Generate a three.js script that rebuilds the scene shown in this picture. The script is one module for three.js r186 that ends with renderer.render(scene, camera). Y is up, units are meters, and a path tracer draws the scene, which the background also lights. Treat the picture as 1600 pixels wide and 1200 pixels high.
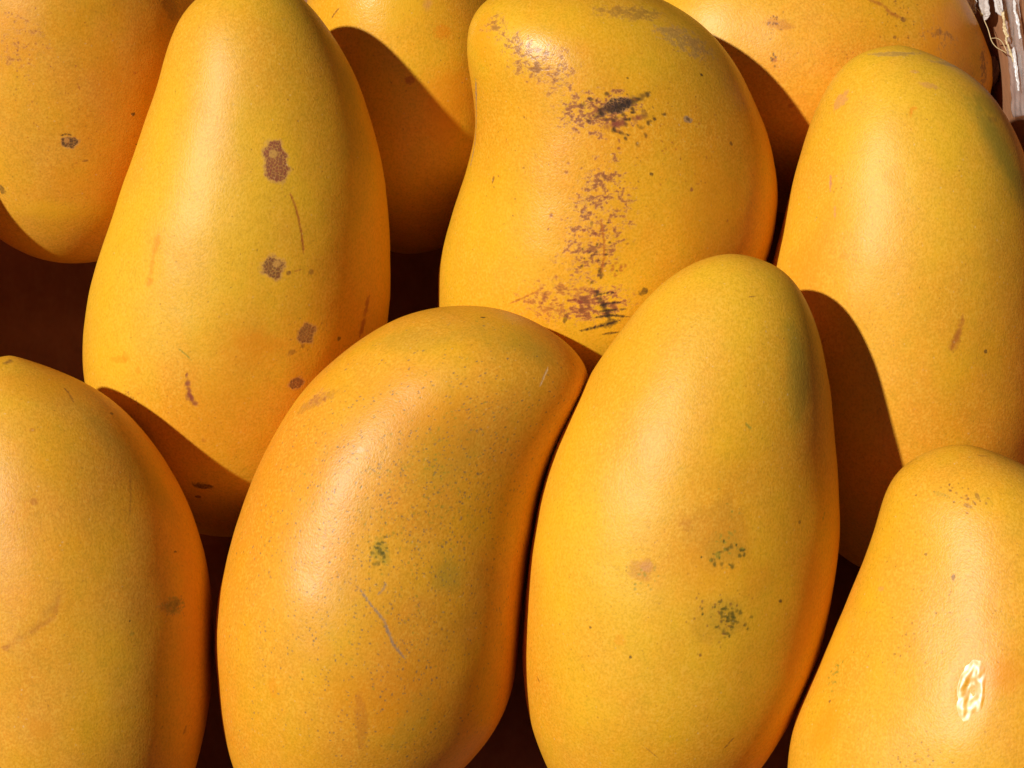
import * as THREE from 'three';
import { mergeGeometries } from 'three/addons/utils/BufferGeometryUtils.js';

// ---------------------------------------------------------------- camera, sky, sun, exposure
const scene = new THREE.Scene();
const camera = new THREE.PerspectiveCamera(19.822, 4 / 3, 0.02, 20);
camera.position.set(...[0, 0.51933, 0.20337]);
camera.lookAt(...[0, 0.06256, 0]);

{ // a clear sky: deep blue overhead, paler towards the horizon, the same all the way round
  const W = 64, H = 32, a = new Float32Array(W * H * 4);
  for (let j = 0; j < H; j++) {
    const up = Math.max(0, Math.sin(((j + 0.5) / H - 0.5) * Math.PI)), k = Math.pow(up, 0.5);
    for (let i = 0; i < W; i++) a.set([0.30 - 0.20 * k, 0.34 - 0.17 * k, 0.40 - 0.06 * k, 1], (j * W + i) * 4);
  }
  const sky = new THREE.DataTexture(a, W, H, THREE.RGBAFormat, THREE.FloatType);
  sky.mapping = THREE.EquirectangularReflectionMapping;
  sky.magFilter = THREE.LinearFilter;
  sky.needsUpdate = true;
  scene.background = sky; scene.environment = sky;
  scene.backgroundIntensity = scene.environmentIntensity = 0.2;
}
const sun = new THREE.DirectionalLight(new THREE.Color(1, 0.94, 0.84), 4.6);
sun.position.set(...[-0.63, 0.775, 0.055]);
sun.castShadow = true;
sun.shadow.radius = 3;
sun.shadow.mapSize.set(4096, 4096);
Object.assign(sun.shadow.camera, { left: -0.4, right: 0.4, top: 0.4, bottom: -0.4, near: 0.1, far: 3 });
scene.add(sun, sun.target);

const renderer = new THREE.WebGLRenderer({ antialias: true });
renderer.toneMapping = THREE.LinearToneMapping;
renderer.toneMappingExposure = 0.94;
renderer.shadowMap.enabled = true;
renderer.setSize(1024, 768);

// ---------------------------------------------------------------- helpers
const CM = 0.01;
const clamp = (x, a = 0, b = 1) => Math.min(b, Math.max(a, x));
const mix = (a, b, t) => a + (b - a) * t;
const smooth = (a, b, x) => { const t = clamp((x - a) / (b - a)); return t * t * (3 - 2 * t); };
function random(seed) { // mulberry32
  let s = seed >>> 0;
  return () => { s = (s + 0x6d2b79f5) >>> 0; let t = Math.imul(s ^ (s >>> 15), 1 | s); t = (t + Math.imul(t ^ (t >>> 7), 61 | t)) ^ t; return ((t ^ (t >>> 14)) >>> 0) / 4294967296; };
}
const gauss = (r) => Math.sqrt(-2 * Math.log(1 - r())) * Math.cos(2 * Math.PI * r());
const perm = new Uint8Array(512);
{
  const r = random(7), p = [...Array(256).keys()];
  for (let i = 255; i > 0; i--) { const j = Math.floor(r() * (i + 1)); [p[i], p[j]] = [p[j], p[i]]; }
  for (let i = 0; i < 512; i++) perm[i] = p[i & 255];
}
function grad(h, x, y, z) { h &= 15; const u = h < 8 ? x : y, v = h < 4 ? y : h === 12 || h === 14 ? x : z; return (h & 1 ? -u : u) + (h & 2 ? -v : v); }
function noise(x, y, z) { // Perlin, about -1 .. 1
  const fx = Math.floor(x), fy = Math.floor(y), fz = Math.floor(z), X = fx & 255, Y = fy & 255, Z = fz & 255;
  x -= fx; y -= fy; z -= fz;
  const u = x * x * x * (x * (x * 6 - 15) + 10), v = y * y * y * (y * (y * 6 - 15) + 10), w = z * z * z * (z * (z * 6 - 15) + 10);
  const A = perm[X] + Y, AA = perm[A] + Z, AB = perm[A + 1] + Z, B = perm[X + 1] + Y, BA = perm[B] + Z, BB = perm[B + 1] + Z;
  return mix(
    mix(mix(grad(perm[AA], x, y, z), grad(perm[BA], x - 1, y, z), u), mix(grad(perm[AB], x, y - 1, z), grad(perm[BB], x - 1, y - 1, z), u), v),
    mix(mix(grad(perm[AA + 1], x, y, z - 1), grad(perm[BA + 1], x - 1, y, z - 1), u), mix(grad(perm[AB + 1], x, y - 1, z - 1), grad(perm[BB + 1], x - 1, y - 1, z - 1), u), v), w);
}
function cracks(x, y, seed) { // distance to the nearest border between cells, 0 on a border
  const ix = Math.floor(x), iy = Math.floor(y); let a = 9, b = 9;
  for (let j = -1; j <= 1; j++) for (let i = -1; i <= 1; i++) {
    const h = perm[(perm[(ix + i + seed) & 255] + iy + j) & 255], g = perm[(h + 57) & 255];
    const d = Math.hypot(ix + i + h / 256 - x, iy + j + g / 256 - y);
    if (d < a) { b = a; a = d; } else if (d < b) b = d;
  }
  return b - a;
}

// ---------------------------------------------------------------- the mangoes: measurements in cm
// A mango is drawn round a straight axis: `left` and `right` are cosine series of its two outlines, `depth` its flatness.
// Marks lie at [angle from the tip, angle round the axis]; sizes in cm.
const MANGOES = [
  { label: 'tall yellow mango at upper left with two crackled purple-brown scabs, one above the other',
    centre: [-6.423, 5.359, -3.539], axis: [0.0688, 0.6279, -0.7752], face: [0.1097, 0.7676, 0.6315], half: 6.763, depth: 0.94, lean: 0, left: [3.602, -1.029, 0.317, 0.137, 0.016, -0.093, -0.046, -0.04, -0.013, -0.011], right: [3.327, 0.04, -0.261, 0.129, -0.061, 0.042, 0.002, 0.017, 0.005, 0.005],
    tone: 0.22, freckles: 0.3, bloom: 0.13, gloss: 0.47, seed: 11,
    marks: [
      ['zone', [0.94, 0.545], [0.614, 1.9], 0.17, 'olive', 0.30],  // mostly the olive look of the shaded right flank, painted into the skin
      ['zone', [1.754, 1.471], [1.096, 0.658], -0.04, 'orange', 0.30],
      ['zone', [2.035, 1.674], [1.608, 1.316], 0.31, 'orange', 0.25],
      ['scab', [1.124, 1.443], [0.249, 0.453], -0.18, 'purple', 0.90, -0.1, -0.38, 0.42],
      ['stain', [1.057, 1.458], [0.088, 0.058], -0.04, 'purple', 0.60],
      ['line', [[1.229, 1.332], [1.283, 1.279], [1.359, 1.234], [1.439, 1.205]], 0.032, 'redbrown', 0.75],
      ['scab', [1.479, 1.409], [0.263, 0.249], -0.04, 'brown', 0.95, 0.28, -0.3, 0.34],
      ['stain', [1.498, 1.144], [0.088, 0.088], -0.04, 'brown', 0.60],
      ['stain', [1.498, 1.3], [0.058, 0.044], -0.04, 'brown', 0.80],
      ['line', [[1.486, 1.207], [1.494, 1.27]], 0.019, 'redbrown', 0.50],
      ['line', [[1.399, 2.258], [1.481, 2.264], [1.545, 2.25], [1.598, 2.245]], 0.088, 'orange', 0.55],
      ['line', [[1.607, 0.578], [1.645, 0.609], [1.688, 0.626], [1.749, 0.662]], 0.088, 'redbrown', 0.90],
      ['scab', [1.705, 1.117], [0.219, 0.219], 0.14, 'brown', 0.75, 0.1, 0.1, 0],
      ['stain', [1.77, 1.211], [0.117, 0.088], -0.04, 'brown', 0.55],
      ['stain', [1.749, 1.137], [0.058, 0.058], -0.04, 'brown', 0.60],
      ['stain', [1.738, 0.861], [0.058, 0.058], -0.04, 'dark', 0.85],
      ['dots', [1.71, 1.121], [0.58, 0.38], 12, 0.0249, 'brown', 0.70],
      ['scab', [1.884, 1.141], [0.175, 0.146], -0.04, 'brown', 0.85, 0, 0, 0],
      ['line', [[1.77, 1.948], [1.787, 1.891], [1.807, 1.844]], 0.019, 'olive', 0.90],
      ['line', [[1.854, 1.866], [1.905, 1.848], [1.945, 1.82], [1.97, 1.782]], 0.066, 'purple', 0.75],
      ['stain', [1.941, 1.838], [0.088, 0.102], -0.04, 'purple', 0.50],
      ['stain', [1.854, 2.401], [0.38, 0.088], -0.18, 'orange', 0.50],
      ['stain', [1.835, 2.338], [0.132, 0.117], -0.04, 'orange', 0.50],
      ['stain', [1.872, 2.218], [0.102, 0.088], -0.04, 'orange', 0.50],
      ['stain', [1.738, 1.43], [0.614, 0.292], 0.10, 'orange', 0.38],
      ['dots', [1.967, 2.267], [0.29, 0.23], 14, 0.0234, 'brown', 0.60],
      ['stain', [2.35, 1.715], [0.249, 0.102], 0.10, 'dark', 0.90],
      ['stain', [2.419, 1.759], [0.073, 0.044], -0.04, 'dark', 0.80],
      ['stain', [2.114, 1.716], [0.073, 0.088], -0.04, 'redbrown', 0.40],
      ['dots', [1.509, 1.602], [2.78, 4.82], 80, 0.0161, 'brown', 0.60],
      ['dots', [1.99, 1.809], [1.9, 1.46], 40, 0.0175, 'redbrown', 0.50]] },
  { label: 'orange mango in the top left corner with one round black scab and red speckles',
    centre: [-11.073, 5.775, -8.883], axis: [0.0184, 0.6883, -0.7252], face: [0.1989, 0.7083, 0.6773], half: 5.028, depth: 0.94, lean: 0, left: [3.223, -0.125, 0.184, -0.007, -0.044, 0.029, -0.011, -0.001, 0.005, -0.004], right: [3.789, -0.328, 0.425, -0.391, 0.244, -0.166, 0.15, -0.108, 0.053, -0.027],
    tone: 0.6, freckles: 0.6, bloom: 0.3, gloss: 0.46, seed: 12,
    marks: [
      ['zone', [1.687, 1.216], [1.287, 2.12], 0.22, 'orange', 0.30],
      ['zone', [2.084, 1.386], [1.817, 0.681], 0.05, 'orange', 0.35],
      ['zone', [1.346, 2.008], [0.909, 1.06], 0.40, 'orange', 0.30],
      ['stain', [1.244, 0.749], [0.333, 0.242], 0.40, 'brown', 0.45],  // brown shading towards the right edge, painted onto the skin
      ['flecks', [1.374, 1.935], [0.909, 1.136], 0.05, 'redbrown', 0.55, 0.39],
      ['dots', [1.405, 1.984], [0.68, 1.06], 40, 0.0242, 'purple', 0.70],
      ['scab', [1.839, 1.597], [0.197, 0.151], 0.22, 'black', 0.85, -0.4, -0.2, 0.35],
      ['line', [[1.805, 1.668], [1.796, 1.62], [1.803, 1.583]], 0.021, 'dark', 0.80],
      ['stain', [1.719, 1.125], [0.068, 0.058], 0.05, 'black', 0.95],
      ['stain', [1.876, 1.072], [0.045, 0.03], 0.05, 'dark', 0.80],
      ['line', [[1.551, 1.547], [1.582, 1.528]], 0.024, 'redbrown', 0.70],
      ['stain', [1.939, 1.479], [0.091, 0.036], -0.12, 'brown', 0.70],
      ['stain', [1.521, 1.123], [0.045, 0.045], 0.05, 'redbrown', 0.70],
      ['stain', [2.119, 2.199], [0.106, 0.136], 0.05, 'black', 0.70],
      ['dots', [1.768, 1.546], [1.97, 2.57], 150, 0.0167, 'redbrown', 0.60],
      ['zone', [2.249, 1.594], [1.363, 0.333], 0.05, 'yellow', 0.50]] },
  { label: 'broad beaked mango at top centre covered with rows of purple-brown scuffs and black scratches',
    centre: [1.639, 6.017, -4.978], axis: [-0.0314, 0.6555, -0.7546], face: [-0.0252, 0.7542, 0.6562], half: 5.115, depth: 0.83, lean: 0, left: [4.075, 0.263, 1.075, 0.993, -0.21, 0.401, -0.211, 0.217, -0.055, 0.05], right: [4.484, -0.031, -0.19, 0.039, -0.107, -0.032, -0.041, -0.009, 0.006, 0.005],
    tone: 0.38, freckles: 0.3, bloom: 0.09, gloss: 0.36, seed: 13,
    marks: [
      ['zone', [1.541, 0.99], [1.023, 1.608], 0.02, 'orange', 0.35],
      ['zone', [0.61, 2.579], [0.585, 0.731], 0.02, 'orange', 0.35],
      ['flecks', [0.73, 0.636], [1.096, 0.731], 0.72, 'grey', 0.30, 0.8],
      ['flecks', [0.492, 0.943], [1.169, 0.409], 0.20, 'brown', 0.35, 0.8],  // top edge painted browner, as skin tipped from the sun looks
      ['flecks', [1.054, 1.662], [1.462, 0.848], -0.24, 'purple', 0.80, 0.55],
      ['flecks', [0.792, 2.014], [1.389, 0.877], 0.46, 'purple', 0.60, 0.58],
      ['flecks', [0.581, 2.488], [0.614, 0.512], 0.02, 'purple', 0.50, 0.55],
      ['flecks', [1.55, 1.697], [1.096, 2.193], 0.11, 'purple', 0.75, 0.53],
      ['flecks', [1.911, 1.771], [1.681, 0.804], 0.02, 'redbrown', 0.70, 0.6],
      ['flecks', [1.942, 1.614], [1.096, 0.658], 0.02, 'purple', 0.60, 0.53],
      ['scab', [1.031, 1.514], [0.351, 0.161], -0.29, 'black', 0.95, 0, 0, 0],
      ['line', [[1.091, 1.707], [1.055, 1.604], [1.021, 1.423], [0.976, 1.249]], 0.088, 'black', 0.80],
      ['line', [[1.14, 1.669], [1.119, 1.509], [1.087, 1.349]], 0.073, 'purple', 0.70],
      ['stain', [1.048, 1.615], [0.234, 0.132], -0.33, 'brown', 0.30],
      ['stain', [1.081, 1.351], [0.088, 0.132], 0.02, 'brown', 0.70],
      ['dots', [1.098, 1.501], [0.88, 0.51], 46, 0.0439, 'dark', 0.85],
      ['stain', [0.999, 1.699], [0.058, 0.058], 0.02, 'black', 0.80],
      ['line', [[1.13, 1.57], [1.15, 1.593], [1.173, 1.522]], 0.044, 'dark', 0.80],
      ['dots', [1.509, 1.743], [0.8, 1.75], 40, 0.0351, 'purple', 0.80],
      ['line', [[1.531, 1.689], [1.633, 1.644], [1.717, 1.623], [1.789, 1.625]], 0.034, 'redbrown', 0.75],
      ['line', [[1.754, 1.642], [1.807, 1.613]], 0.058, 'dark', 0.75],
      ['dots', [1.703, 1.66], [0.41, 0.66], 18, 0.0409, 'dark', 0.80],
      ['line', [[1.849, 1.639], [1.904, 1.594], [1.943, 1.558], [2.01, 1.514]], 0.066, 'black', 0.80],
      ['line', [[1.888, 1.643], [1.874, 1.573], [1.872, 1.522]], 0.032, 'black', 0.85],
      ['line', [[1.936, 1.605], [1.921, 1.527], [1.92, 1.472]], 0.032, 'black', 0.80],
      ['line', [[1.965, 1.601], [1.957, 1.506], [1.954, 1.433]], 0.035, 'black', 0.85],
      ['line', [[1.994, 1.608], [1.983, 1.51], [1.998, 1.393]], 0.035, 'black', 0.85],
      ['line', [[2.065, 1.677], [2.042, 1.569], [2.009, 1.439]], 0.038, 'black', 0.90],
      ['line', [[2.085, 1.538], [2.075, 1.433]], 0.032, 'dark', 0.80],
      ['stain', [2.027, 1.509], [0.234, 0.117], -0.15, 'black', 0.75],
      ['stain', [1.873, 1.355], [0.117, 0.102], 0.02, 'dark', 0.80],
      ['dots', [1.762, 1.515], [0.32, 0.2], 9, 0.0439, 'redbrown', 0.80],
      ['stain', [1.998, 1.773], [0.058, 0.132], 0.02, 'dark', 0.70],
      ['line', [[1.911, 1.794], [1.904, 1.735], [1.922, 1.686]], 0.037, 'purple', 0.80],
      ['line', [[1.884, 1.924], [1.932, 1.936]], 0.058, 'purple', 0.70],
      ['line', [[1.945, 2.149], [1.896, 2.031], [1.854, 1.94]], 0.032, 'redbrown', 0.60],
      ['stain', [1.125, 1.046], [0.117, 0.088], 0.02, 'grey', 0.85],
      ['stain', [1.122, 1.044], [0.044, 0.044], 0.02, 'dark', 0.80],
      ['dots', [1.247, 1.15], [1.61, 1.75], 34, 0.0292, 'redbrown', 0.75],
      ['stain', [1.355, 1.38], [0.051, 0.051], 0.02, 'black', 0.90],
      ['stain', [0.919, 0.739], [0.037, 0.037], 0.02, 'black', 0.90],
      ['stain', [1.262, 0.737], [0.051, 0.051], 0.02, 'dark', 0.80],
      ['stain', [1.439, 1.119], [0.058, 0.058], 0.02, 'purple', 0.80],
      ['stain', [1.409, 2.515], [0.044, 0.102], 0.02, 'brown', 0.80],
      ['dots', [1.451, 2.371], [0.73, 1.9], 16, 0.0234, 'brown', 0.70],
      ['dots', [1.343, 1.739], [3.07, 3.36], 90, 0.0161, 'brown', 0.60],
      ['line', [[0.937, 2.807], [1.076, 2.91], [1.194, 2.961], [1.306, 2.939], [1.396, 2.939]], 0.047, 'grey', 0.75],
      ['line', [[1.008, 2.903], [1.173, 3.067], [1.306, 3.002]], 0.018, 'redbrown', 0.70]] },
  { label: 'shiny yellow mango half hidden between the scabbed tall mango and the scuffed beaked one',
    centre: [-2.861, 4.692, -9.578], axis: [-0.0537, 0.6095, -0.7909], face: [0.0561, 0.7927, 0.6071], half: 4.887, depth: 0.94, lean: 0, left: [2.365, -0.437, -0.197, -0.006, -0.078, -0.007, 0.009, 0.004, 0.015, 0.005], right: [3.134, -0.327, 0.144, -0.096, 0.013, -0.018, 0.014, 0.004, -0.005, 0.003],
    tone: 0.3, freckles: 0.3, bloom: 0.12, gloss: 0.34, seed: 14,
    marks: [
      ['zone', [1.71, 1.233], [0.776, 1.242], 0.07, 'orange', 0.50],
      ['stain', [1.395, 1.25], [0.248, 0.186], 0.07, 'orange', 0.70],
      ['stain', [1.62, 1.571], [0.124, 0.124], 0.07, 'redbrown', 0.80],
      ['line', [[1.308, 2.391], [1.27, 2.322], [1.25, 2.277]], 0.022, 'brown', 0.60],
      ['line', [[1.261, 1.429], [1.238, 1.332]], 0.109, 'pink', 0.50],
      ['zone', [1.25, 1.793], [1.397, 0.621], 0.07, 'yellow', 0.60],
      ['dots', [1.601, 1.57], [1.4, 1.71], 40, 0.0171, 'brown', 0.50]] },
  { label: 'mango on its side in the top right corner, dark stem end towards the cardboard wall',
    centre: [7.102, 4.257, -10.153], axis: [0.9874, 0.0525, 0.1496], face: [-0.1254, 0.8359, 0.5344], half: 5.110, depth: 0.94, lean: 0, left: [2.906, -0.157, -0.695, -0.213, -0.264, -0.154, -0.036, -0.041, -0.023, 0.025], right: [3.722, 1.086, -0.298, 0.453, 0.078, 0.138, 0.112, 0.044, 0.068, 0.07],
    stem: [0, 5.06, 0.1], tone: 0.5, freckles: 0.5, bloom: 0.18, gloss: 0.43, seed: 15,
    marks: [
      ['zone', [0.755, 1.906], [1.257, 1.414], -1.67, 'orange', 0.65],
      ['zone', [1.242, 1.174], [1.728, 1.257], -1.67, 'orange', 0.30],
      ['stain', [1.644, 1.831], [0.377, 0.141], -1.58, 'redbrown', 0.50],
      ['dots', [1.656, 1.828], [0.31, 0.14], 22, 0.0251, 'brown', 0.80],
      ['line', [[1.239, 2.074], [1.156, 2.062], [1.111, 2.007], [1.04, 1.994]], 0.055, 'redbrown', 0.50],
      ['stain', [1.043, 1.987], [0.094, 0.063], -1.67, 'brown', 0.80],
      ['dots', [1.031, 2.025], [1.1, 0.47], 40, 0.0236, 'brown', 0.70],
      ['stain', [1.642, 1.595], [0.094, 0.063], -1.67, 'redbrown', 0.80],
      ['dots', [1.649, 1.602], [0.16, 0.11], 7, 0.0283, 'dark', 0.80],
      ['stain', [0.826, 1.99], [0.157, 0.079], -2.19, 'brown', 0.55],
      ['flecks', [0.807, 1.97], [0.943, 0.628], -1.67, 'brown', 0.40, 0.44],
      ['stain', [1.541, 1.322], [0.063, 0.063], -1.67, 'redbrown', 0.70],
      ['stain', [1.078, 1.839], [0.047, 0.047], -1.67, 'brown', 0.70],
      ['dots', [1.292, 1.745], [2.83, 1.26], 110, 0.0173, 'redbrown', 0.60],
      ['flecks', [0.365, 1.993], [0.346, 0.786], -1.67, 'brown', 0.60, 0.7],
      ['stain', [0.621, 2.575], [0.283, 0.283], -1.67, 'pink', 0.30]] },
  { label: 'big mango at the right edge with a green unripe flank',
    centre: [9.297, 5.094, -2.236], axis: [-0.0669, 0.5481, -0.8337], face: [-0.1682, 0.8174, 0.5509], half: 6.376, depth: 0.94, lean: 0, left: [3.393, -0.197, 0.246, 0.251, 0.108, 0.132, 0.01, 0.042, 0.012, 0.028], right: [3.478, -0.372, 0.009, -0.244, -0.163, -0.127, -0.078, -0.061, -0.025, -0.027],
    tone: 0.34, freckles: 0.3, bloom: 0.15, gloss: 0.47, seed: 16,
    marks: [
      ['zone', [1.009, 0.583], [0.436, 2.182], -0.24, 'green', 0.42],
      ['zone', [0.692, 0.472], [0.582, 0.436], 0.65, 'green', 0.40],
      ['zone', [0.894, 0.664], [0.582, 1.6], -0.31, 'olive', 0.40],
      ['zone', [1.331, 2.385], [0.727, 1.6], 0.25, 'orange', 0.35],
      ['flecks', [0.235, 1.403], [1.018, 0.175], 0.11, 'grey', 0.30, 0.9],
      ['flecks', [0.394, 0.364], [0.727, 0.175], 0.47, 'grey', 0.28, 0.9],
      ['stain', [0.607, 2.414], [0.189, 0.349], 0.60, 'pink', 0.60],
      ['stain', [0.538, 1.208], [0.233, 0.102], 0.47, 'pink', 0.50],
      ['stain', [0.433, 1.277], [0.131, 0.058], 0.04, 'pink', 0.45],
      ['line', [[1.627, 1.29], [1.588, 1.257], [1.556, 1.219], [1.501, 1.194]], 0.087, 'redbrown', 0.50],
      ['stain', [1.599, 1.253], [0.116, 0.175], 0.39, 'redbrown', 0.45],
      ['stain', [1.643, 1.029], [0.058, 0.052], 0.04, 'black', 0.95],
      ['line', [[0.967, 2.312], [1.04, 2.283]], 0.044, 'pink', 0.70],
      ['line', [[1.095, 2.211], [1.144, 2.19]], 0.044, 'pink', 0.60],
      ['line', [[0.722, 1.536], [0.672, 1.506], [0.667, 1.448]], 0.044, 'orange', 0.50],
      ['stain', [0.988, 1.703], [0.291, 0.32], 0.04, 'orange', 0.30],
      ['stain', [0.765, 0.575], [0.204, 0.087], 0.21, 'brown', 0.30],
      ['stain', [1.141, 2.386], [0.029, 0.029], 0.04, 'olive', 0.80],
      ['dots', [1.353, 1.571], [2.47, 4.36], 110, 0.0145, 'brown', 0.55],
      ['stain', [1.28, 2.051], [0.131, 0.087], 0.04, 'orange', 0.50]] },
  { label: 'large mango in the bottom left corner with a brown smudge on its right flank',
    centre: [-10.462, 4.599, 4.924], axis: [-0.125, 0.5113, -0.8503], face: [0.2341, 0.848, 0.4755], half: 5.887, depth: 0.94, lean: 0, left: [2.923, 0.211, 0.234, 0.402, 0.152, 0.186, 0.155, 0.071, 0.067, 0.027], right: [3.54, -0.947, -0.222, -0.541, -0.161, -0.178, -0.114, -0.032, -0.055, 0.007],
    tone: 0.5, freckles: 0.3, bloom: 0.27, gloss: 0.46, seed: 17,
    marks: [
      ['zone', [1.655, 0.631], [0.553, 2.351], 0.15, 'orange', 0.40],  // orange light bounced onto the right flank, laid into the skin colour
      ['zone', [0.464, 1.108], [1.522, 0.622], 0.33, 'orange', 0.30],
      ['zone', [0.969, 0.702], [0.553, 1.66], -0.28, 'olive', 0.28],  // olive where this flank turns out of the sun, painted as colour
      ['stain', [1.545, 0.825], [0.415, 0.152], 0.10, 'brown', 0.50],
      ['flecks', [1.547, 0.813], [0.609, 0.277], 0.15, 'olive', 0.60, 0.73],
      ['dots', [1.549, 0.78], [0.47, 0.22], 26, 0.0207, 'brown', 0.60],
      ['line', [[1.342, 1.633], [1.423, 1.644], [1.507, 1.767], [1.555, 1.929], [1.585, 2.049]], 0.124, 'brown', 0.12],
      ['line', [[1.412, 1.633], [1.49, 1.679], [1.535, 1.859]], 0.069, 'redbrown', 0.22],
      ['stain', [1.048, 1.694], [0.111, 0.097], 0.15, 'redbrown', 0.55],
      ['stain', [0.729, 1.569], [0.069, 0.055], 0.15, 'redbrown', 0.40],
      ['stain', [0.734, 0.516], [0.069, 0.041], -0.02, 'black', 0.75],
      ['line', [[1.003, 0.799], [1.092, 0.897], [1.186, 1.005]], 0.028, 'brown', 0.25],
      ['stain', [1.603, 1.181], [0.069, 0.069], 0.15, 'olive', 0.60],
      ['stain', [1.555, 1.188], [0.035, 0.035], 0.15, 'dark', 0.80],
      ['stain', [1.36, 0.666], [0.055, 0.022], 0.15, 'dark', 0.80],
      ['stain', [2.057, 0.693], [0.055, 0.111], 0.42, 'brown', 0.60],
      ['stain', [1.901, 1.851], [0.387, 0.304], 0.15, 'orange', 0.40],
      ['stain', [1.578, 2.024], [0.124, 0.083], 0.15, 'redbrown', 0.50],
      ['line', [[0.522, 0.779], [0.578, 0.843], [0.63, 0.919]], 0.028, 'brown', 0.50],
      ['line', [[0.202, 1.315], [0.155, 0.914]], 0.097, 'brown', 0.50],
      ['dots', [1.363, 1.412], [2.35, 4.43], 110, 0.0138, 'brown', 0.55]] },
  { label: 'curved orange mango at bottom centre freckled with tiny grey dots',
    centre: [-2.054, 4.694, 4.341], axis: [0.3133, 0.4846, -0.8167], face: [-0.0251, 0.864, 0.5029], half: 6.555, depth: 0.94, lean: 0, left: [4.572, -0.142, 0.191, -0.176, 0.009, -0.071, -0.032, -0.011, -0.033, -0.012], right: [2.695, 1.257, 0.391, 0.843, 0.106, -0.114, -0.049, -0.072, -0.038, -0.035],
    tone: 0.64, freckles: 1, bloom: 0.19, gloss: 0.42, seed: 18,
    marks: [
      ['zone', [1.428, 1.068], [0.583, 0.555], -0.32, 'olive', 0.45],
      ['zone', [0.988, 1.366], [0.971, 1.041], -0.06, 'olive', 0.28],
      ['zone', [1.821, 1.278], [1.665, 1.249], -0.32, 'orange', 0.40],
      ['zone', [0.874, 1.71], [1.665, 1.11], 0.03, 'orange', 0.40],
      ['stain', [1.077, 1.575], [2.081, 1.526], -0.84, 'redbrown', 0.12],
      ['stain', [1.699, 1.494], [1.943, 1.665], -0.32, 'redbrown', 0.13],
      ['stain', [1.603, 0.684], [0.833, 2.081], -0.15, 'brown', 0.16],
      ['zone', [0.377, 1.298], [1.11, 0.694], 0.03, 'olive', 0.35],
      ['zone', [1.097, 3.07], [0.555, 0.971], 0.12, 'yellow', 0.50],
      ['zone', [0.591, 2.368], [1.11, 0.486], -0.58, 'olive', 0.25],
      ['dots', [1.38, 1.453], [3.19, 4.58], 1500, 0.0208, 'slate', 0.80],
      ['dots', [1.15, 1.415], [2.08, 2.78], 420, 0.0222, 'olive', 0.70],
      ['dots', [1.459, 1.418], [2.08, 2.78], 80, 0.0264, 'olive', 0.60],
      ['stain', [1.398, 1.545], [0.222, 0.278], -0.32, 'olive', 0.55],
      ['dots', [1.398, 1.545], [0.17, 0.24], 20, 0.0416, 'green', 0.85],
      ['line', [[1.531, 1.643], [1.571, 1.543], [1.604, 1.447], [1.642, 1.4], [1.674, 1.359], [1.709, 1.268]], 0.036, 'grey', 0.75],
      ['line', [[1.535, 1.515], [1.51, 1.483], [1.484, 1.476]], 0.031, 'grey', 0.50],
      ['line', [[1.548, 1.886], [1.575, 1.886]], 0.028, 'pink', 0.50],
      ['line', [[0.606, 0.987], [0.542, 0.99], [0.477, 0.973]], 0.028, 'pale', 0.60],
      ['stain', [0.257, 2.12], [0.069, 0.056], -0.32, 'black', 0.95],
      ['stain', [0.313, 2.09], [0.042, 0.028], -0.32, 'olive', 0.70],
      ['stain', [0.725, 0.957], [0.042, 0.042], -0.32, 'olive', 0.80],
      ['stain', [1.017, 2.634], [0.638, 0.18], -0.81, 'brown', 0.35],
      ['flecks', [0.999, 2.634], [0.624, 0.361], -0.67, 'redbrown', 0.50, 0.53],
      ['stain', [1.968, 1.435], [0.167, 0.722], -0.32, 'redbrown', 0.40],
      ['stain', [1.966, 2.081], [0.139, 0.305], -0.32, 'orange', 0.50],
      ['stain', [1.924, 1.132], [0.833, 0.333], -1.37, 'olive', 0.25],
      ['dots', [1.232, 1.634], [3.19, 1.67], 160, 0.0153, 'brown', 0.50],
      ['stain', [1.101, 1.945], [0.097, 0.083], -0.32, 'pale', 0.50]] },
  { label: 'plump egg-shaped mango right of bottom centre with two clusters of green dots',
    centre: [4.09, 5.776, 3.732], axis: [0.136, 0.5362, -0.833], face: [-0.1143, 0.8437, 0.5244], half: 6.561, depth: 0.94, lean: 0, left: [3.985, -1.248, 0.56, -0.465, 0.265, -0.191, 0.11, -0.091, 0.016, -0.019], right: [3.163, 0.215, 0.132, 0.28, 0.069, 0.099, 0.004, 0.054, 0.008, 0.02],
    tone: 0.32, freckles: 0.3, bloom: 0.12, gloss: 0.47, seed: 19,
    marks: [
      ['zone', [0.833, 0.762], [0.41, 1.639], -0.01, 'olive', 0.50],  // greenish-brown shade of the right flank, painted in here and next line
      ['zone', [0.591, 0.03], [0.273, 0.819], 0.02, 'olive', 0.40],
      ['zone', [1.515, 1.349], [1.229, 1.093], -0.15, 'orange', 0.30],
      ['zone', [1.681, 0.586], [0.546, 1.639], 0.02, 'orange', 0.40],  // bounced orange on the lower right side, painted rather than lit
      ['stain', [1.423, 1.351], [1.024, 0.751], -0.15, 'brown', 0.16],
      ['stain', [1.691, 1.296], [0.656, 0.546], -0.15, 'brown', 0.18],
      ['stain', [1.471, 1.297], [0.546, 0.41], -0.15, 'olive', 0.20],
      ['dots', [1.489, 1.314], [0.49, 0.25], 20, 0.0410, 'green', 0.95],
      ['stain', [1.49, 1.347], [0.096, 0.096], -0.15, 'green', 0.80],
      ['dots', [1.419, 1.288], [0.46, 0.55], 26, 0.0273, 'olive', 0.80],
      ['stain', [1.694, 1.237], [0.437, 0.464], -0.15, 'olive', 0.25],
      ['dots', [1.695, 1.245], [0.41, 0.38], 34, 0.0396, 'green', 0.95],
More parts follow.
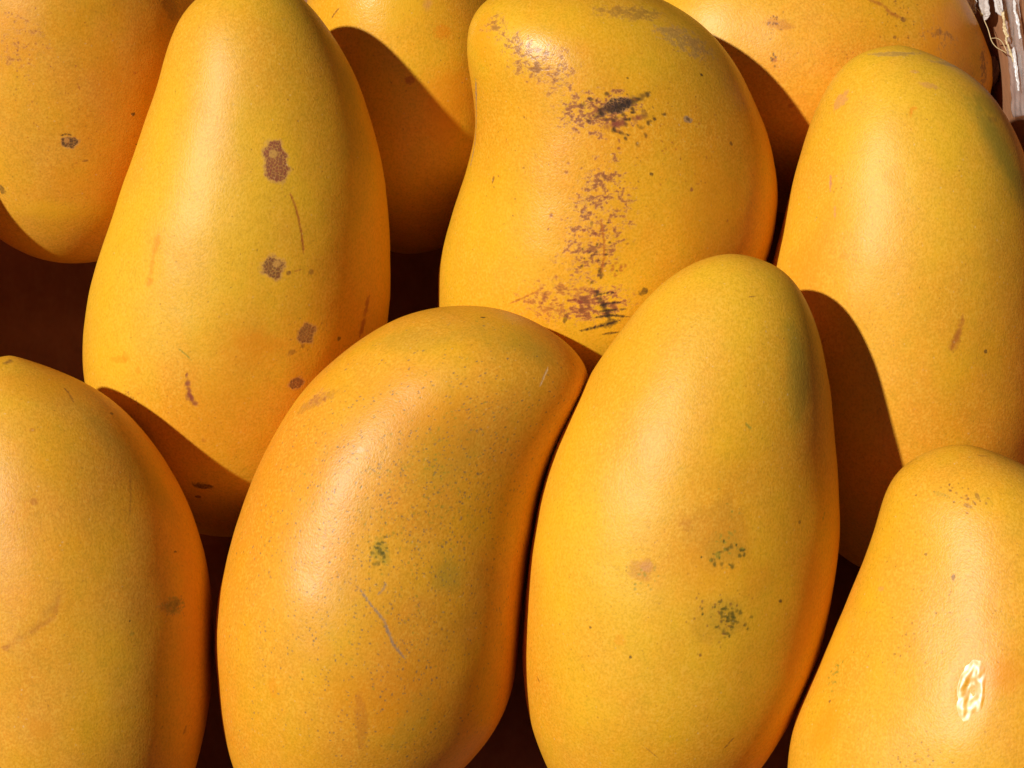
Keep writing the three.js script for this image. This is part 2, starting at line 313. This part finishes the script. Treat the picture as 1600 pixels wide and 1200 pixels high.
      ['line', [[1.651, 1.209], [1.686, 1.189], [1.729, 1.19]], 0.055, 'green', 0.70],
      ['dots', [1.671, 1.324], [0.55, 0.46], 30, 0.0273, 'brown', 0.70],
      ['stain', [1.578, 1.807], [0.355, 0.259], -0.59, 'redbrown', 0.45],
      ['stain', [1.559, 1.784], [0.164, 0.137], -0.15, 'pink', 0.50],
      ['dots', [1.591, 1.773], [0.3, 0.33], 14, 0.0300, 'olive', 0.80],
      ['stain', [1.629, 0.86], [0.055, 0.049], -0.15, 'black', 0.85],
      ['stain', [1.371, 0.74], [0.048, 0.048], -0.15, 'dark', 0.70],
      ['line', [[1.346, 0.449], [1.376, 0.488]], 0.041, 'olive', 0.70],
      ['line', [[1.044, 1.264], [1.073, 1.199]], 0.036, 'olive', 0.75],
      ['stain', [0.438, 3.13], [0.123, 0.041], -0.41, 'brown', 0.30],
      ['line', [[0.485, 1.402], [0.473, 1.272]], 0.018, 'brown', 0.60],
      ['stain', [1.804, 2.097], [0.034, 0.034], -0.15, 'dark', 0.80],
      ['stain', [1.87, 1.79], [0.034, 0.041], -0.15, 'dark', 0.80],
      ['stain', [1.824, 1.356], [0.041, 0.041], -0.15, 'brown', 0.80],
      ['line', [[2.064, 2.599], [2.086, 2.551]], 0.016, 'dark', 0.70],
      ['line', [[2.186, 1.001], [2.128, 0.946]], 0.025, 'brown', 0.60],
      ['line', [[2.204, 1.605], [2.252, 1.47]], 0.020, 'brown', 0.40],
      ['stain', [1.82, 1.879], [0.164, 0.137], -0.15, 'orange', 0.40],
      ['stain', [1.407, 1.575], [0.123, 0.164], -0.15, 'redbrown', 0.25],
      ['dots', [1.472, 1.605], [2.73, 4.64], 100, 0.0137, 'brown', 0.55]] },
  { label: 'glossy mango in the bottom right corner with a wrinkled dent',
    centre: [9.668, 5.72, 7.095], axis: [0.0039, 0.4746, -0.8802], face: [-0.2024, 0.8624, 0.4641], half: 5.410, depth: 0.88, lean: 0.2, left: [3.693, -1.418, 0.584, 0.147, 0.075, -0.056, -0.063, -0.018, -0.032, -0.009], right: [3.586, -0.247, -0.318, -0.063, -0.215, -0.128, -0.1, -0.095, -0.025, -0.044],
    tone: 0.38, freckles: 0.4, bloom: 0.18, gloss: 0.44, seed: 20,
    marks: [
      ['zone', [1.382, 1.654], [0.558, 0.598], -0.02, 'orange', 0.65],
      ['zone', [1.361, 3.002], [0.797, 1.062], 0.33, 'yellow', 0.50],
      ['zone', [1.677, 2.613], [0.531, 0.664], -0.02, 'orange', 0.40],
      ['dots', [0.597, 1.921], [0.58, 0.29], 24, 0.0266, 'brown', 0.80],
      ['stain', [0.65, 1.861], [0.08, 0.066], -0.02, 'brown', 0.60],
      ['stain', [0.587, 1.733], [0.053, 0.093], -0.02, 'brown', 0.60],
      ['stain', [0.59, 2.128], [0.186, 0.066], 0.16, 'olive', 0.40],
      ['stain', [1.013, 2.005], [0.06, 0.08], -0.02, 'brown', 0.80],
      ['dots', [1.463, 2.74], [0.17, 0.35], 22, 0.0345, 'olive', 0.75],
      ['stain', [1.573, 2.678], [0.04, 0.04], -0.02, 'brown', 0.80],
      ['stain', [0.923, 2.241], [0.04, 0.04], -0.02, 'brown', 0.70],
      ['dots', [1.254, 2.161], [1.46, 1.2], 46, 0.0212, 'brown', 0.60],
      ['stain', [0.247, 1.151], [0.133, 0.053], 0.16, 'brown', 0.40],
      ['dots', [1.727, 2.017], [0.6, 0.24], 24, 0.0239, 'brown', 0.70],
      ['stain', [1.103, 2.576], [0.08, 0.066], -0.02, 'pink', 0.40],
      ['dots', [1.151, 2.157], [2.52, 3.05], 110, 0.0133, 'brown', 0.60],
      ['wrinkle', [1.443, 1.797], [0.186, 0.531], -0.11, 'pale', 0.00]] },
  { label: 'plain mango just beyond the left edge, beside the mango with the round black scab',
    centre: [-15.313, 4.175, -3.779], axis: [-0.023, 0.6121, -0.7905], face: [0.2837, 0.7622, 0.5819], half: 5.974, depth: 0.94, lean: 0, left: [3.748, -0.058, 0.068, 0.122, 0.053, -0.021, -0.027, -0.001, 0.008, 0.001], right: [2.423, 0.457, 0.123, 0.059, -0.043, -0.007, 0.019, -0.007, -0.006, 0.005],
    tone: 0.45, freckles: 0.3, bloom: 0.12, gloss: 0.46, seed: 21,
    marks: [
      ['dots', [1.368, 1.152], [1.35, 2.99], 50, 0.0180, 'brown', 0.60]] }
];
const COLOR = { // pigments, linear
  purple: [0.25, 0.058, 0.034], brown: [0.2, 0.075, 0.024], dark: [0.06, 0.03, 0.015], black: [0.035, 0.022, 0.018], orange: [0.77, 0.265, 0.007],
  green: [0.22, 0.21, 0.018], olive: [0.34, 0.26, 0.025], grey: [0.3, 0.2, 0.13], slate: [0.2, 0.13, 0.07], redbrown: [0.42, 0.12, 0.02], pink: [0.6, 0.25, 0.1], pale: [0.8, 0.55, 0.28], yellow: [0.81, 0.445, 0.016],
};
const GREEN_DOTS = [0.1, 0.085, 0.012];

function series(c, t) { let s = 0; for (let k = 0; k < c.length; k++) s += c[k] * Math.cos(k * t); return s * Math.sin(t); }
function outline(m, t) { const l = series(m.left, t), r = series(m.right, t); return [(r - l) / 2, Math.max(0, (r + l) / 2), m.half * Math.cos(t)]; }
// the texture gives the upper half of the fruit 80 % of its width
const toU = (p) => (p <= Math.PI ? 0.8 * p / Math.PI : 0.8 + 0.2 * (p / Math.PI - 1));
const toPhi = (u) => (u <= 0.8 ? u / 0.8 * Math.PI : Math.PI * (1 + (u - 0.8) / 0.2));

function point(m, t, p, out) {
  const [c, w, y] = outline(m, t);
  out[0] = c + w * (Math.cos(p) + m.lean * Math.max(0, Math.sin(p)) ** 2); out[1] = y; out[2] = w * m.depth * Math.sin(p);
  return out;
}

const ROWS = 160, COLS = 224;
function mangoGeometry(m) {
  const pos = [], uv = [], idx = [], P = [0, 0, 0], dents = m.marks.filter((k) => k[0] === 'wrinkle');
  for (let i = 0; i <= ROWS; i++) {
    const t = Math.PI * i / ROWS;
    for (let j = 0; j <= COLS; j++) {
      const u = j / COLS, p = j === COLS ? 2 * Math.PI : toPhi(u);
      point(m, t, j === COLS ? 0 : p, P);
      const s = m.seed * 3.7, r = Math.hypot(P[0], P[2]) + 1e-6;
      let n = 0.075 * noise(P[0] * 0.33 + s, P[1] * 0.33, P[2] * 0.33) + 0.022 * noise(P[0] * 0.85, P[1] * 0.85 + s, P[2] * 0.85) + 0.006 * noise(P[0] * 2.1, P[1] * 2.1, P[2] * 2.1 + s);
      n *= Math.sin(t);
      for (const d of dents) {
        const x = (p - d[1][1]) * 2.6 , y = (t - d[1][0]) * m.half * 1.0;
        n -= 0.05 * Math.exp(-(x * x) / 0.05 - y * y / 0.30);
      }
      pos.push((P[0] + P[0] / r * n) * CM, P[1] * CM, (P[2] + P[2] / r * n) * CM);
      uv.push(u, 1 - i / ROWS);
    }
  }
  const k = COLS + 1;
  for (let i = 0; i < ROWS; i++) for (let j = 0; j < COLS; j++) {
    const a = i * k + j, b = a + 1, c = a + k, d = c + 1;
    if (i > 0) idx.push(a, b, c);
    if (i < ROWS - 1) idx.push(b, d, c);
  }
  const g = new THREE.BufferGeometry();
  g.setAttribute('position', new THREE.Float32BufferAttribute(pos, 3));
  g.setAttribute('uv', new THREE.Float32BufferAttribute(uv, 2));
  g.setIndex(idx);
  g.computeVertexNormals();
  const nn = g.attributes.normal; // one normal along the seam and at each tip
  for (let i = 0; i <= ROWS; i++) {
    const a = i * k, b = a + COLS, v = new THREE.Vector3(nn.getX(a) + nn.getX(b), nn.getY(a) + nn.getY(b), nn.getZ(a) + nn.getZ(b)).normalize();
    nn.setXYZ(a, v.x, v.y, v.z); nn.setXYZ(b, v.x, v.y, v.z);
  }
  for (let j = 0; j <= COLS; j++) { nn.setXYZ(j, 0, 1, 0); nn.setXYZ(ROWS * k + j, 0, -1, 0); }
  return g;
}

// a glazed, wrinkled scar added to give the dent its glint: a skin-thin patch that rises out of the fruit and sinks back at its rim
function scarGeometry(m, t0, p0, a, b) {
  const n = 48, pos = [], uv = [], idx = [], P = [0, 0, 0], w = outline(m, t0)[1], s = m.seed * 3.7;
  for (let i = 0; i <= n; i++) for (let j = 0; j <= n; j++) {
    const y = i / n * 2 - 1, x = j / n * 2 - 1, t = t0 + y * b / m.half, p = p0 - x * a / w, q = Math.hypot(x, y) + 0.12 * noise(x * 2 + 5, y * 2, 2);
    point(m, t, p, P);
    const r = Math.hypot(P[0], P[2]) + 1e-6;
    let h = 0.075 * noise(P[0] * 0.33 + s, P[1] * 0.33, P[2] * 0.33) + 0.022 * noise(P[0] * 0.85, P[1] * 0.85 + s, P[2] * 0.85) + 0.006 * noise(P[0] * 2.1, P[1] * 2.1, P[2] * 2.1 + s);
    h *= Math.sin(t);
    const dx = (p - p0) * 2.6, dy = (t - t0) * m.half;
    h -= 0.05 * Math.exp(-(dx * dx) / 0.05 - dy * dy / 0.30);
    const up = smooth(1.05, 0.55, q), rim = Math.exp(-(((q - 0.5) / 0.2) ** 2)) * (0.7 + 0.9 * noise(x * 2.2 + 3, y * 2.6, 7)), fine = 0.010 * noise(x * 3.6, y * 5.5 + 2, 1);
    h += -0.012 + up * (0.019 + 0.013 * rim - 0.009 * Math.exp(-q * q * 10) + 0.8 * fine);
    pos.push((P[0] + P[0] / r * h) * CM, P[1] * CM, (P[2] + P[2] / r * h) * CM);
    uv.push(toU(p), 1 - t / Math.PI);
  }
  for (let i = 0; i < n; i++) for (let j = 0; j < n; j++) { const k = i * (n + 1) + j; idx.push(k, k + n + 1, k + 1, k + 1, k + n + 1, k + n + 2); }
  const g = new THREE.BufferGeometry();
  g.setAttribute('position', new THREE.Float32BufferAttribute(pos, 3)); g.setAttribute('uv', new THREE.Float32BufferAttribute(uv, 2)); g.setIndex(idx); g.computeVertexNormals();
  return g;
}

const TW = 1024, TH = 1024;
function mangoMaterial(m) {
  const N = TW * TH, X = new Float32Array(N), Y = new Float32Array(N), Z = new Float32Array(N), C = new Float32Array(N * 3), H = new Float32Array(N);
  const s = m.seed * 13.1, P = [0, 0, 0], yel = COLOR.yellow, org = COLOR.orange;
  for (let j = 0; j < TH; j++) {
    const t = Math.PI * (1 - (j + 0.5) / TH), o = outline(m, t);
    for (let i = 0; i < TW; i++) {
      const p = toPhi((i + 0.5) / TW), k = j * TW + i;
      const x = X[k] = o[0] + o[1] * (Math.cos(p) + m.lean * Math.max(0, Math.sin(p)) ** 2), y = Y[k] = o[2], z = Z[k] = o[1] * m.depth * Math.sin(p);
      const back = p > Math.PI * 1.08 && p < Math.PI * 1.92;
      const big = noise(x * 0.28 + s, y * 0.22, z * 0.28), mid = noise(x * 0.8, y * 0.6 + s, z * 0.8), low = noise(x * 1.9 + s, y * 1.3, z * 1.9);
      let h = clamp(m.tone + 0.42 * big + 0.26 * mid + 0.12 * low);
      let f0 = 0, f1 = 0, f2 = 0, f3 = 0;
      if (!back) { f0 = noise(x * 3.4, y * 2.6 + s, z * 3.4); f1 = noise(x * 8, y * 7, z * 8 + s); f2 = noise(x * 19 + s, y * 18, z * 19); f3 = noise(x * 37, y * 35 + s, z * 37); }
      const pale = smooth(0.0, 0.55, f2 + 0.3 * f1) * (0.30 + 0.2 * mid), dim = 1 - 0.14 * smooth(-0.1, 0.5, -f2 - 0.6 * f3) + 0.05 * f1 + 0.05 * f0;
      h = clamp(h + 0.16 * f0 + 0.10 * f1 + 0.08 * f2 + 0.10 * f3);
      for (let c = 0; c < 3; c++) C[k * 3 + c] = mix(mix(mix(yel[c], org[c], h), [0.80, 0.44, 0.075][c], m.bloom * (0.65 + 0.6 * mid + 0.5 * low)), [0.85, 0.49, 0.06][c], pale) * dim;
      H[k] = 0.5 + 0.10 * f2 + 0.05 * f1 + 0.16 * f3 + 0.05 * low;
    }
  }
  const r = random(m.seed * 977 + 5);
  const blend = (k, c, a) => { for (let i = 0; i < 3; i++) C[k * 3 + i] = mix(C[k * 3 + i], c[i], a); };
  // every texel within `reach` cm of a place, with its offset (right, up) from there
  function around(t0, p0, reach, visit) {
    const o = outline(m, t0), e = 1e-3, a = point(m, t0, p0, []), b = point(m, t0 + e, p0, []), c = point(m, t0, p0 + e, []);
    const perT = Math.hypot(b[0] - a[0], b[1] - a[1], b[2] - a[2]) / e, perP = Math.max(0.05, Math.hypot(c[0] - a[0], c[1] - a[1], c[2] - a[2]) / e);
    const dv = reach / perT / Math.PI * TH + 1, v0 = (1 - t0 / Math.PI) * TH, du = reach / perP / Math.PI * 0.8 * TW + 1, u0 = toU(p0) * TW;
    for (let j = Math.max(0, Math.floor(v0 - dv)); j <= Math.min(TH - 1, v0 + dv); j++) for (let i = Math.max(0, Math.floor(u0 - du)); i <= Math.min(TW - 1, u0 + du); i++) {
      const t = Math.PI * (1 - (j + 0.5) / TH), p = toPhi((i + 0.5) / TW);
      visit(j * TW + i, -(p - p0) * perP, -(t - t0) * perT);
    }
  }
  function dot(t, p, rad, c, a) {
    const stretch = 0.7 + 0.6 * r(), q = 0.9 / rad, t0_ = 50 * r();
    around(t, p, rad * 1.8, (k, x, y) => { const d = Math.hypot(x * stretch, y / stretch) / rad + 0.5 * noise(X[k] * q + t0_, Y[k] * q, Z[k] * q); blend(k, c, a * smooth(1.4, 0.3, d)); H[k] -= 0.15 * a * smooth(1.2, 0.4, d); });
  }
  const kinds = {
    zone([, [t, p], [a, b], rot, c, al]) { // a patch of other colour, some unripe green: a mottled edge, no outline
      const cs = Math.cos(rot), sn = Math.sin(rot);
      around(t, p, Math.max(a, b) * 1.5, (k, x, y) => {
        const qx = (x * cs - y * sn) / a, qy = (x * sn + y * cs) / b, g = noise(X[k] * 1.1 + s, Y[k] * 0.9, Z[k] * 1.1), f = noise(X[k] * 7, Y[k] * 5 + s, Z[k] * 7), q = Math.hypot(qx, qy) + 0.5 * g + 0.22 * f;
        blend(k, COLOR[c], al * smooth(1.15, 0.25, q));
      });
    },
    stain([, [t, p], [a, b], rot, c, al]) {
      const cs = Math.cos(rot), sn = Math.sin(rot), z = 1 / Math.max(0.12, Math.min(a, b));
      around(t, p, Math.max(a, b) * 1.5, (k, x, y) => {
        const qx = (x * cs - y * sn) / a, qy = (x * sn + y * cs) / b, q = Math.hypot(qx, qy) + 0.45 * noise(X[k] * z + s, Y[k] * z, Z[k] * z) + 0.25 * noise(X[k] * z * 3, Y[k] * z * 3 + s, Z[k] * z * 3);
        blend(k, COLOR[c], al * smooth(1.1, 0.6, q) * (0.82 + 0.3 * noise(X[k] * 22, Y[k] * 22, Z[k] * 22)));
      });
    },
    scab([, [t, p], [a, b], rot, c, al, hx, hy, hr]) { // a dry crackled scab, with a paler eye if hr
      const cs = Math.cos(rot), sn = Math.sin(rot), z = 1.1 / Math.min(a, b);
      around(t, p, Math.max(a, b) * 1.6, (k, x, y) => {
        const qx = (x * cs - y * sn) / a, qy = -(x * sn + y * cs) / b, q = Math.hypot(qx, qy) + 0.38 * noise(X[k] * z + s, Y[k] * z, Z[k] * z) + 0.16 * noise(X[k] * z * 4, Y[k] * z * 4, Z[k] * z * 4);
        let g = smooth(1.05, 0.86, q);
        if (hr) g *= 1 - 0.8 * smooth(hr * 1.1, hr * 0.75, Math.hypot(qx - hx, (qy - hy) * b / a));
        const line = cracks(x * 13 + 50, y * 13 + 50, m.seed), edge = smooth(0.5, 1, q);
        blend(k, [0.5, 0.25, 0.12], 0.5 * smooth(1.3, 0.9, q));
        blend(k, COLOR[c].map((v) => v * (0.75 + 0.5 * r())), al * g * (0.35 + 0.65 * smooth(0.03, 0.2, line)) * (0.9 + 0.1 * edge));
        H[k] += g * (0.12 * smooth(0.02, 0.2, line) - 0.25);
      });
    },
    dots([, [t, p], [a, b], n, rad, c, al]) {
      const o = outline(m, t), w = Math.max(0.5, o[1]);
      for (let i = 0; i < n; i++) dot(clamp(t + gauss(r) * b * 0.55 / m.half / Math.max(0.35, Math.sin(t)), 0.03, 3.1), p + gauss(r) * a * 0.55 / w, rad * (0.55 + 0.8 * r()), c === 'green' ? GREEN_DOTS : COLOR[c], al * (0.55 + 0.45 * r()));
    },
    flecks([, [t, p], [a, b], rot, c, al, much]) { // scuffed skin: many small irregular flecks, thick in the middle
      const cs = Math.cos(rot), sn = Math.sin(rot);
      around(t, p, Math.max(a, b) * 1.1, (k, x, y) => {
        const qx = (x * cs - y * sn) / a, qy = (x * sn + y * cs) / b, win = smooth(1.05, 0.25, Math.hypot(qx, qy));
        if (win <= 0) return;
        const f = 0.5 + 0.30 * noise(X[k] * 3 + s, Y[k] * 4, Z[k] * 3) + 0.42 * noise(X[k] * 7, Y[k] * 10 + s, Z[k] * 7) + 0.30 * noise(X[k] * 15 + s, Y[k] * 21, Z[k] * 15) + 0.2 * noise(X[k] * 34, Y[k] * 38, Z[k] * 34 + s);
        const lim = 1 - much * (0.25 + 0.75 * win);
        blend(k, [0.62, 0.3, 0.1], 0.45 * al * smooth(lim - 0.12, lim + 0.05, f) * Math.min(1, win * 2.5));
        blend(k, COLOR[c], al * 0.9 * smooth(lim, lim + 0.2, f) * Math.min(1, win * 2.5));
        blend(k, COLOR.dark, al * 0.5 * smooth(lim + 0.2, lim + 0.4, f) * win);
        H[k] -= 0.12 * smooth(lim, lim + 0.25, f) * win;
      });
    },
    line([, pts, w, c, al]) {
      for (let i = 0; i + 1 < pts.length; i++) {
        const [t0, p0] = pts[i], [t1, p1] = pts[i + 1], o = outline(m, (t0 + t1) / 2)[1];
        const len = Math.hypot((t1 - t0) * m.half, (p1 - p0) * o), n = Math.max(2, Math.ceil(len / (w * 0.55)));
        for (let j = 0; j < n; j++) {
          const q = (j + r()) / n, end = Math.min(1, 0.35 + 2.2 * Math.min(i + q, pts.length - 1 - i - q));
          if (r() < 0.86) dot(mix(t0, t1, q) + gauss(r) * w * 0.12 / m.half, mix(p0, p1, q) + gauss(r) * w * 0.16 / o, w * end * (0.6 + 0.55 * r()), c === 'green' ? GREEN_DOTS : COLOR[c], al * (0.45 + 0.4 * r()));
        }
      }
    },
    wrinkle() {}, // a dent and its glint scar: see mangoGeometry and scarGeometry
  };
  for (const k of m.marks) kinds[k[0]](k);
  // lenticels: tiny dark and pale pores over the whole fruit
  const pores = Math.round(700 + 700 * m.freckles);
  for (let i = 0; i < pores; i++) dot(Math.acos(1.94 * r() - 0.97), Math.PI * (0.02 + 0.96 * r()), 0.010 + 0.012 * r(), r() < 0.5 ? COLOR.brown : r() < 0.5 ? COLOR.redbrown : COLOR.pale, 0.2 + 0.4 * r() * r());
  const col = new Uint8Array(N * 4), bmp = new Uint8Array(N * 4);
  const srgb = (c) => 255 * (c <= 0.0031308 ? 12.92 * c : 1.055 * Math.pow(c, 1 / 2.4) - 0.055);
  for (let k = 0; k < N; k++) {
    for (let c = 0; c < 3; c++) col[k * 4 + c] = srgb(clamp(C[k * 3 + c]));
    bmp[k * 4] = bmp[k * 4 + 1] = bmp[k * 4 + 2] = 255 * clamp(0.25 + 0.5 * H[k]); col[k * 4 + 3] = bmp[k * 4 + 3] = 255;
  }
  const tex = (d) => { const x = new THREE.DataTexture(d, TW, TH); x.magFilter = THREE.LinearFilter; x.minFilter = THREE.LinearMipmapLinearFilter; x.generateMipmaps = true; x.needsUpdate = true; return x; };
  const map = tex(col); map.colorSpace = THREE.SRGBColorSpace;
  return new THREE.MeshPhysicalMaterial({ map, bumpMap: tex(bmp), bumpScale: 0.00026, roughness: m.gloss, ior: 1.38 });
}

// ---------------------------------------------------------------- the box
function board(w, h, d, x, y, z) { const g = new THREE.BoxGeometry(w, h, d); g.translate(x, y, z); return g; }
function cardboardTexture() {
  const S = 512, a = new Uint8Array(S * S * 4);
  for (let j = 0; j < S; j++) for (let i = 0; i < S; i++) {
    const k = (j * S + i) * 4, n = 0.5 * noise(i / 90, j / 30, 3) + 0.35 * noise(i / 9, j / 22, 8) + 0.3 * noise(i / 2.3, j / 5, 12);
    a.set([154 + 24 * n, 106 + 22 * n, 70 + 18 * n, 255], k);
  }
  const t = new THREE.DataTexture(a, S, S);
  t.colorSpace = THREE.SRGBColorSpace; t.wrapS = t.wrapT = THREE.RepeatWrapping; t.magFilter = THREE.LinearFilter; t.needsUpdate = true; t.repeat.set(2, 2);
  return t;
}
const cardboard = new THREE.MeshStandardMaterial({ map: cardboardTexture(), roughness: 0.85 });
const box = new THREE.Group();
box.name = 'cardboard_box';
box.userData = { label: 'brown cardboard box that holds all the mangoes, its wall showing in the top right corner', category: 'box' };
scene.add(box);
function part(name, g, mat, parent = box) { const o = new THREE.Mesh(g, mat); o.name = name; o.castShadow = o.receiveShadow = true; parent.add(o); return o; }
part('floor_panel', board(0.4115, 0.005, 0.396, -0.06925, -0.003, 0.008), cardboard);
for (const [w, d, x, z] of [[0.005, 0.39, 0.134, 0.008], [0.005, 0.39, -0.2725, 0.008], [0.4015, 0.005, -0.06925, -0.1845], [0.4015, 0.005, -0.06925, 0.2005]]) part('side_panel', board(w, 0.088, d, x, 0.044, z), cardboard);
box.rotation.y = THREE.MathUtils.degToRad(6);
// a strip of film or tape along a path, `w` wide, 0.15 mm thick, creased across
function strip(path, w, face, crumple, seed) {
  const curve = new THREE.CatmullRomCurve3(path.map((p) => new THREE.Vector3(...p).multiplyScalar(CM))), n = 90, m = 14, pos = [], idx = [], f = new THREE.Vector3(...face);
  const layer = (off) => {
    for (let i = 0; i <= n; i++) {
      const q = i / n, p = curve.getPoint(q), t = curve.getTangent(q), side = new THREE.Vector3().crossVectors(t, f).normalize(), half = w(q) * CM / 2;
      for (let j = 0; j <= m; j++) {
        const s = j / m * 2 - 1, ridge = Math.abs(noise(s * 1.6 + seed, q * 2.2, 3)) + 0.4 * Math.abs(noise(s * 4 + seed, q * 9, 8)), lift = crumple * CM * ridge + off;
        const a = half * (s + 0.14 * noise(q * 9 + seed, s, 1) + 0.06 * noise(q * 31, s, seed));
        pos.push(p.x + side.x * a + f.x * lift, p.y + side.y * a + f.y * lift, p.z + side.z * a + f.z * lift);
      }
    }
  };
  layer(0); layer(0.00015);
  const k = m + 1, N = (n + 1) * k, quad = (a, b, c, d) => idx.push(a, b, c, b, d, c);
  for (let i = 0; i < n; i++) for (let j = 0; j < m; j++) { const a = i * k + j; quad(a, a + k, a + 1, a + k + 1); quad(N + a, N + a + 1, N + a + k, N + a + k + 1); }
  for (let i = 0; i < n; i++) { const a = i * k, b = a + m; quad(a, N + a, a + k, N + a + k); quad(b, b + k, N + b, N + b + k); }
  for (let j = 0; j < m; j++) { const a = j, b = n * k + j; quad(a, a + 1, N + a, N + a + 1); quad(b, N + b, b + 1, N + b + 1); }
  const g = new THREE.BufferGeometry();
  g.setAttribute('position', new THREE.Float32BufferAttribute(pos, 3)); g.setIndex(idx); g.computeVertexNormals();
  return g;
}
const WALL_IN = [-1, 0, 0];
const clear = new THREE.MeshPhysicalMaterial({ color: new THREE.Color().setRGB(0.97, 0.93, 0.92), transmission: 0.82, thickness: 0, roughness: 0.2, ior: 1.5 });
const glareWhite = new THREE.MeshPhysicalMaterial({ color: new THREE.Color().setRGB(0.82, 0.80, 0.80), roughness: 0.3, transmission: 0.25, thickness: 0 });  // milky white that stands in for sun glare on the clear film
const straw = new THREE.MeshStandardMaterial({ color: new THREE.Color().setRGB(0.62, 0.48, 0.26), roughness: 0.5 });
{
  const tape = part('packing_tape', strip([[13.1, 7.489, -9.326], [13.1, 7.031, -8.526], [13.1, 6.433, -7.262], [13.1, 5.777, -6.012]], (q) => 1.3 + 0.1 * q, WALL_IN, 0.12, 5), clear);
  for (const [path, w, s] of [[[[12.85, 4.55, -11.015], [12.85, 4.436, -10.463], [12.85, 4.737, -9.986], [12.85, 5.023, -9.677]], 0.85, 1], [[[12.9, 5.805, -10.141], [12.9, 5.608, -9.604], [12.9, 5.546, -9.207], [12.9, 5.45, -9.024]], 0.85, 2], [[[12.93, 6.767, -9.471], [12.93, 6.607, -8.98], [12.93, 6.62, -8.672], [12.93, 6.677, -8.411]], 0.55, 3], [[[13.01, 6.633, -7.417], [13.01, 6.549, -7.015], [13.01, 6.42, -6.642], [13.01, 6.33, -6.39]], 0.14, 4], [[[13.01, 7.477, -8.234], [13.01, 7.429, -7.718], [13.01, 7.338, -7.233]], 0.14, 7]]) part('torn_glare_strip', strip(path, (q) => w * Math.min(1, 0.35 + 2.2 * (1 - q)), WALL_IN, 0.1, s), glareWhite, tape);  // pale strips and streaks laid in as the glare of crumpled film
  for (const [path, w, s] of [[[[12.95, 6.495, -8.642], [12.95, 6.62, -8.372], [12.95, 6.584, -8.174], [12.95, 6.547, -7.976], [12.95, 6.557, -7.748]], 0.2, 1], [[[12.99, 6.296, -7.914], [12.99, 6.354, -7.655], [12.99, 6.457, -7.368], [12.99, 6.513, -7.112]], 0.1, 2]]) part('frayed_glint', strip(path, (q) => w * (0.5 + 0.5 * Math.sin(q * 17 + s) ** 2), WALL_IN, 0.09, s), straw, tape);  // pale frayed strips that draw a glinting crease of the film
  for (const path of [[[12.85, 4.244, -10.357], [12.85, 4.872, -9.779], [12.85, 5.349, -9.249]], [[12.85, 5.346, -9.079], [12.85, 5.485, -8.721], [12.85, 5.541, -8.364], [12.85, 5.77, -8.028], [12.85, 6.184, -7.65], [12.85, 6.471, -7.392]], [[12.85, 5.574, -8.399], [12.85, 6.01, -8.115], [12.85, 6.326, -7.798], [12.85, 6.503, -7.426]]]) part('fibre', new THREE.TubeGeometry(new THREE.CatmullRomCurve3(path.map((p) => new THREE.Vector3(...p).multiplyScalar(CM))), 60, 0.00012, 6), straw, tape);
}

// the dried button where the stalk broke off
function stemScar() {
  const g = new THREE.SphereGeometry(1, 40, 24), p = g.attributes.position;
  for (let i = 0; i < p.count; i++) {
    let x = p.getX(i), y = p.getY(i), z = p.getZ(i);
    const r = Math.hypot(x, z), k = 1 + 0.22 * noise(x * 2.2 + 9, y * 2.2, z * 2.2) + 0.1 * noise(x * 6, y * 6, z * 6 + 4), dip = y > 0 ? 0.45 * Math.exp(-r * r * 7) : 0;
    p.setXYZ(i, x * 0.0036 * k, (y - dip) * 0.0019 * k, z * 0.0036 * k);
  }
  g.computeVertexNormals();
  return g;
}

// ---------------------------------------------------------------- put the mangoes in
const numbered = {};
MANGOES.forEach((m) => {
  const o = new THREE.Mesh(mangoGeometry(m), mangoMaterial(m));
  const n = numbered.mango = (numbered.mango ?? -1) + 1;
  o.name = n ? 'mango_' + String(n).padStart(3, '0') : 'mango';
  const y = new THREE.Vector3(...m.axis).normalize(), z = new THREE.Vector3(...m.face).normalize(), x = new THREE.Vector3().crossVectors(y, z);
  o.quaternion.setFromRotationMatrix(new THREE.Matrix4().makeBasis(x, y, z));
  o.position.set(...m.centre).multiplyScalar(CM);
  o.castShadow = o.receiveShadow = true;
  o.userData = { label: m.label, category: 'mango', group: 'ripe mangoes packed in the cardboard box' };
  scene.add(o);
  for (const k of m.marks) if (k[0] === 'wrinkle') part('wrinkled_glint_scar', scarGeometry(m, k[1][0], k[1][1], k[2][0] * 1.9, k[2][1] * 1.45), new THREE.MeshPhysicalMaterial({ map: o.material.map, roughness: 0.36, ior: 1.65 }), o);
  if (m.stem) part('stem_scar', stemScar(), new THREE.MeshStandardMaterial({ color: new THREE.Color().setRGB(0.10, 0.035, 0.012), roughness: 0.9 }), o).position.set(m.stem[0] * CM, m.stem[1] * CM, m.stem[2] * CM);
});

renderer.render(scene, camera);
